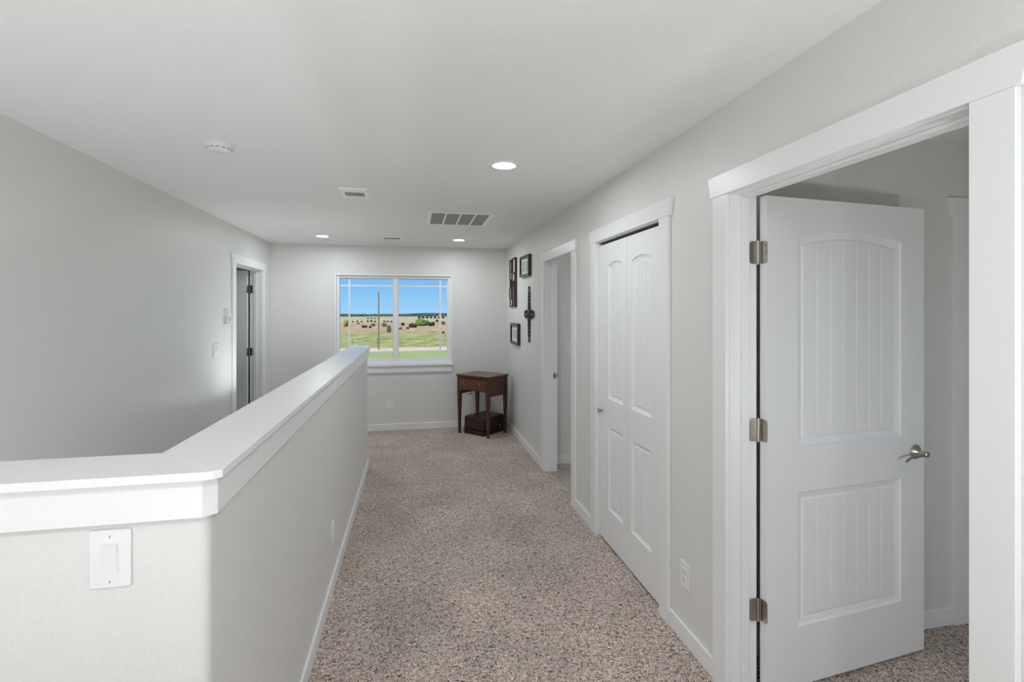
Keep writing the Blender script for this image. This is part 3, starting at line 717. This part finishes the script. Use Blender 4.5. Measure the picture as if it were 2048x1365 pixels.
# ornate cast cross
cr = thing('wall_cross', (WR-0.002, 5.215, 1.535), -PI/2, 'ornate black cast-metal cross hanging on the right wall', 'cross')
def ring(mb, cx, cz, rx, rz_, r=0.0055, y=-0.010):
    return mb.tube([(cx+rx*math.cos(a), y, cz+rz_*math.sin(a)) for a in [2*PI*i/14 for i in range(14)]], r, 6, closed=True)
def leafb(mb, cx, cz, ang_, ln, wd, y=-0.009):
    d = Vector((math.cos(ang_), math.sin(ang_))); q = Vector((-d.y, d.x)); P = []
    for s, w_ in ((0, 0.15), (0.3, 0.9), (0.6, 1.0), (1.0, 0.08)): P.append((s, w_))
    left = [Vector((cx, cz))+d*ln*s+q*wd*w_ for s, w_ in P]; right = [Vector((cx, cz))+d*ln*s-q*wd*w_ for s, w_ in reversed(P)]
    return mb.prism([tuple(p) for p in left+right], y-0.006, y+0.004, 'y')
def arm(ang_, length, first):
    mb = MB(); d = Vector((math.cos(ang_), math.sin(ang_))); q = Vector((-d.y, d.x)); vert = abs(d.y) > 0.5
    s = first; k = 0
    mb.tube([(d.x*0.02, -0.010, d.y*0.02), (d.x*length*0.93, -0.010, d.y*length*0.93)], [0.010, 0.005], 8)
    while s < length-0.05:
        c = d*s; rr = (0.034-0.016*s/length) if vert else 0.034
        for sg in (-1, 1):
            p = c+q*sg*rr*0.75; ring(mb, p.x, p.y, rr*0.62, rr*0.62)
        leafb(mb, c.x, c.y, ang_, 0.034, 0.013); s += 0.040; k += 1
    e_ = d*(length-0.045)
    for t_ in (-0.8, 0, 0.8): leafb(mb, e_.x, e_.y, ang_+t_*(0.6 if vert else 1.1), 0.045, 0.011)
    return mb
put('shaft', arm(PI/2, 0.310, 0.075), M['iron'], cr, smooth=False)
put('shaft', arm(-PI/2, 0.312, 0.075), M['iron'], cr)
for a in (0, PI): put('cross_arm', arm(a, 0.225, 0.065), M['iron'], cr)
rs_ = MB()
for k in range(8): leafb(rs_, 0, 0, k*PI/4+PI/8, 0.085 if k % 2 else 0.078, 0.020, y=-0.012)
ring(rs_, 0, 0, 0.040, 0.040, 0.007, -0.016)
rs_.lathe([(0.024, -0.006), (0.026, -0.016), (0.014, -0.026), (0.0, -0.028)], (0, 0, 0), 'y', 16, cap=False)
put('rosette', rs_, M['iron'], cr)

# ---------------------------------------------------------------- the land outside
def ground_mat():
    m = bpy.data.materials.new('prairie'); m.use_nodes = True; N = m.node_tree; L = N.links
    b = N.nodes['Principled BSDF']; b.inputs['Roughness'].default_value = 1.0; b.inputs['Specular IOR Level'].default_value = 0.0
    co_ = N.nodes.new('ShaderNodeNewGeometry').outputs['Position']
    sp_ = N.nodes.new('ShaderNodeSeparateXYZ'); L.new(co_, sp_.inputs[0])
    wob = N.nodes.new('ShaderNodeTexNoise'); wob.inputs['Scale'].default_value = 0.06; wob.inputs['Detail'].default_value = 6; L.new(co_, wob.inputs['Vector'])
    ma = N.nodes.new('ShaderNodeMath'); ma.operation = 'MULTIPLY_ADD'; L.new(wob.outputs['Fac'], ma.inputs[0]); ma.inputs[1].default_value = 70; L.new(sp_.outputs['Y'], ma.inputs[2])
    mr = N.nodes.new('ShaderNodeMapRange'); mr.inputs[1].default_value = 60; mr.inputs[2].default_value = 460; L.new(ma.outputs[0], mr.inputs[0])
    r = N.nodes.new('ShaderNodeValToRGB'); L.new(mr.outputs[0], r.inputs[0]); el = r.color_ramp.elements
    el[0].position = 0.0; el[0].color = (0.46, 0.47, 0.17, 1); el[1].position = 1.0; el[1].color = (0.58, 0.49, 0.28, 1)
    for p, c in ((0.12, (0.40, 0.41, 0.145, 1)), (0.18, (0.47, 0.41, 0.18, 1)), (0.25, (0.58, 0.39, 0.24, 1)), (0.38, (0.52, 0.40, 0.22, 1)), (0.6, (0.60, 0.51, 0.29, 1))):
        q = el.new(p); q.color = c
    fn = N.nodes.new('ShaderNodeTexNoise'); fn.inputs['Scale'].default_value = 0.55; fn.inputs['Detail'].default_value = 6; L.new(co_, fn.inputs['Vector'])
    rr = N.nodes.new('ShaderNodeMapRange'); rr.inputs[1].default_value = 0.3; rr.inputs[2].default_value = 0.7; rr.inputs[3].default_value = 0.55; rr.inputs[4].default_value = 1.3; L.new(fn.outputs['Fac'], rr.inputs[0])
    mu = N.nodes.new('ShaderNodeVectorMath'); mu.operation = 'SCALE'; L.new(r.outputs[0], mu.inputs[0]); L.new(rr.outputs[0], mu.inputs['Scale']); L.new(mu.outputs[0], b.inputs['Base Color'])
    return m
M['prairie'] = ground_mat()
M['lawn'] = mat('lawn', (0.33, 0.42, 0.12), 1.0, spec=0.0, var=(1.2, (0.40, 0.47, 0.16), (1, 1, 1)))
M['road'] = mat('caliche_road', (0.66, 0.52, 0.36), 1.0, spec=0.0, var=(0.8, (0.74, 0.60, 0.43), (1, 1, 1)))
M['scrub'] = [mat('scrub_%s' % n_, c, 1.0, spec=0.0, var=(2.5, c2, (1, 1, 1))) for n_, c, c2 in (('grey', (0.060, 0.085, 0.040), (0.15, 0.17, 0.085)), ('dark', (0.030, 0.045, 0.018), (0.085, 0.095, 0.040)), ('green', (0.085, 0.16, 0.030), (0.19, 0.27, 0.070)), ('pale', (0.19, 0.23, 0.080), (0.30, 0.32, 0.13)))]
M['forest'] = mat('forest', (0.050, 0.095, 0.090), 1.0, spec=0.0, var=(0.05, (0.085, 0.135, 0.125), (1, 1, 1)))
M['pole'] = mat('weathered_pole', (0.22, 0.17, 0.12), 0.9)
M['post'] = mat('fence_metal', (0.20, 0.20, 0.18), 0.7)
M['brick'] = None
rows = [-300, -60, 0, 20, 40, 55.2, 61, 80, 110, 160, 240, 400, 700, 1100, 1700, 2600, 4000]
def strip(y0, y1):
    mb = MB(); ys = [y for y in rows if y0 <= y <= y1]; nx = 14
    for y in ys:
        hw_ = 350+abs(y)*0.8
        for i in range(nx+1): mb.v.append((-hw_+2*hw_*i/nx, y, gz(y)))
    for j in range(len(ys)-1):
        for i in range(nx): mb.f.append((j*(nx+1)+i, j*(nx+1)+i+1, (j+1)*(nx+1)+i+1, (j+1)*(nx+1)+i))
    return mb
put('ground_lawn', strip(-300, 55.2), M['lawn'], kind='structure')
put('ground_road', strip(55.2, 61), M['road'], kind='structure')
put('ground_prairie', strip(61, 4000), M['prairie'], kind='structure')
hl = MB(); nx = 120
for i in range(nx+1):
    x = -2600+5200*i/nx; base_ = gz(3000)-3
    top = -16.5+3.0*math.sin(x*0.004+1.0)+2.0*math.sin(x*0.011)+1.2*math.sin(x*0.027)+random.uniform(-.7, .7)+max(0, x)*0.006
    hl.v += [(x, 2900, base_), (x, 3000, top), (x, 3200, base_)]
for i in range(nx):
    for k in (0, 1): hl.f.append((i*3+k, i*3+3+k, i*3+4+k, i*3+1+k))
put('ground_hills', hl, M['forest'], kind='structure')

def blob(seed, lumps, sub=2):
    rnd = random.Random(seed); bm = bmesh.new()
    for k in range(lumps):
        a = rnd.uniform(0, 2*PI); rr = rnd.uniform(0, 0.34) if k else 0; s = rnd.uniform(0.20, 0.34) if k else 0.36
        g = bmesh.ops.create_icosphere(bm, subdivisions=sub, radius=s)
        for v in g['verts']:
            v.co *= 1+rnd.uniform(-0.22, 0.22)
            v.co += Vector((rr*math.cos(a), rr*math.sin(a)*0.8, 0.30+rnd.uniform(-0.02, 0.02)+(0.18*rnd.random() if k == 1 else 0.0)))
            v.co.z = max(0.0, v.co.z)
    me = bpy.data.meshes.new('foliage'); bm.to_mesh(me); bm.free(); return me
shapes = {}
def bush(u, v, w, hh, kind, label, group=None):
    P, dist = ground_at(u, v); key = (kind, random.randrange(3))
    if key not in shapes: shapes[key] = blob(11*kind+key[1], 7); shapes[key].materials.append(M['scrub'][kind])
    o = bpy.data.objects.new('scrub_bush', shapes[key]); C.objects.link(o)
    k = dist/F_PX; o.location = (P.x, P.y, gz(P.y)-0.05); o.scale = (w*k/1.1, w*k/1.1, hh*k/0.62); o.rotation_euler.z = random.uniform(0, 6)
    return tag(o, label, 'bush', group or 'scrub bushes on the plain')
B = lambda *a: bush(*a)
B(777.8, 665.5, 12.5, 13.5, 0, 'largest grey-green bush left of the window mullion')
B(691, 653.5, 11, 12, 3, 'pale green bush behind the left grille bar')
B(728.5, 656, 11, 5, 1, 'wide dark bush left of the utility pole')
B(740.7, 656.2, 7, 4.5, 1, 'small dark bush just left of the utility pole')
B(746.8, 652.5, 9, 5, 0, 'grey bush right behind the utility pole')
B(768.5, 653.5, 10, 6.5, 0, 'round grey bush between pole and mullion')
B(716.5, 648.8, 7, 3.5, 0, 'small grey bush in the left part of the plain')
B(825, 655.3, 21, 7.5, 1, 'broad dark bush in front of the green trees')
B(841, 652, 30, 13, 2, 'large bright green thicket in the right pane')
B(863, 652.5, 13, 8, 1, 'dark bush at the right of the green thicket')
B(852, 651, 12, 9, 0, 'grey bush between thicket and dark bush')
B(805.8, 651.6, 10, 6, 1, 'dark bush just right of the window mullion')
B(815.5, 658.3, 8, 4, 1, 'small dark bush below the broad dark one')
B(874, 644.6, 8, 5.5, 1, 'dark bush by the right grille bar')
B(886.5, 649.6, 10, 6.5, 0, 'grey bush at the far right pane')
B(886.5, 667.6, 8, 5, 0, 'low bush in the grass at the far right pane')
B(801, 659.5, 6, 4.5, 0, 'low bush in the grass beside the mullion')
B(866.8, 665, 6, 3, 3, 'pale low tuft in the right pane grass')
ORD = ('first', 'second', 'third', 'fourth', 'fifth', 'sixth', 'seventh', 'eighth', 'ninth')
for i, u in enumerate((706, 714.6, 723.2, 735.5, 742.5, 750, 768.5, 775.5, 782.5)): B(u, 644.5+random.uniform(-.5, .5), random.uniform(5.2, 6.0), random.uniform(2.6, 3.6), 1, 'small dark bush, %s from the left in the row across the left pane' % ORD[i], 'row of small dark bushes')
for i, u in enumerate(range(838, 894, 8)): B(u, 637.3, 7.2, 4.2, 1, 'dark far tree, %s from the left along the far field edge in the right pane' % ORD[i], 'dark trees along the far field')
for i, u in enumerate((736, 743, 750, 757)): B(u, 638, 6.2, 2.2, 1, 'low dark shrub at the far field edge behind the pole, %s from the left' % ORD[i], 'low shrubs at the far field edge')

tl = bmesh.new(); rnd = random.Random(5)
for i in range(330):
    x = rnd.uniform(-420, 330); y = rnd.uniform(1120, 1300); s = rnd.uniform(2.2, 6.4)
    g = bmesh.ops.create_icosphere(tl, subdivisions=1, radius=1.0)
    for v in g['verts']:
        v.co = Vector((v.co.x*s*1.6, v.co.y*s, v.co.z*s*0.62))*(1+rnd.uniform(-.18, .18))+Vector((x, y, gz(y)+s*0.42))
me = bpy.data.meshes.new('tree_line'); tl.to_mesh(me); tl.free()
put('tree_line', me, M['forest'], label='distant dark tree line along the horizon', cat='trees', kind='stuff')

P, dist = ground_at(757.3, 699.5)
up_ = thing('utility_pole', (P.x, P.y, gz(P.y)), 0, 'tall thin bare utility pole standing by the dirt road', 'pole')
ptop = (699.5-584.5)*dist/F_PX
put('shaft', MB().lathe([(0.085, 0), (0.075, ptop*0.5), (0.065, ptop)], n=14), M['pole'], up_, smooth=True)
put('pole_cap', MB().lathe([(0.07, ptop), (0.02, ptop+0.05)], n=14), M['post'], up_)
fn_ = thing('wire_fence', (0, 61.6, gz(61)), 0, 'thin wire fence with metal posts along the dirt road', 'fence')
for i in range(31):
    x = -42+2.9*i
    put('fence_post', MB().box(x-0.035, x+0.035, -0.03, 0.03, 0, 1.15), M['post'], fn_)
for z in (0.35, 0.65, 0.95): put('wire', MB().tube([(-43, -0.035, z), (46, -0.035, z)], 0.006, 5), M['post'], fn_)
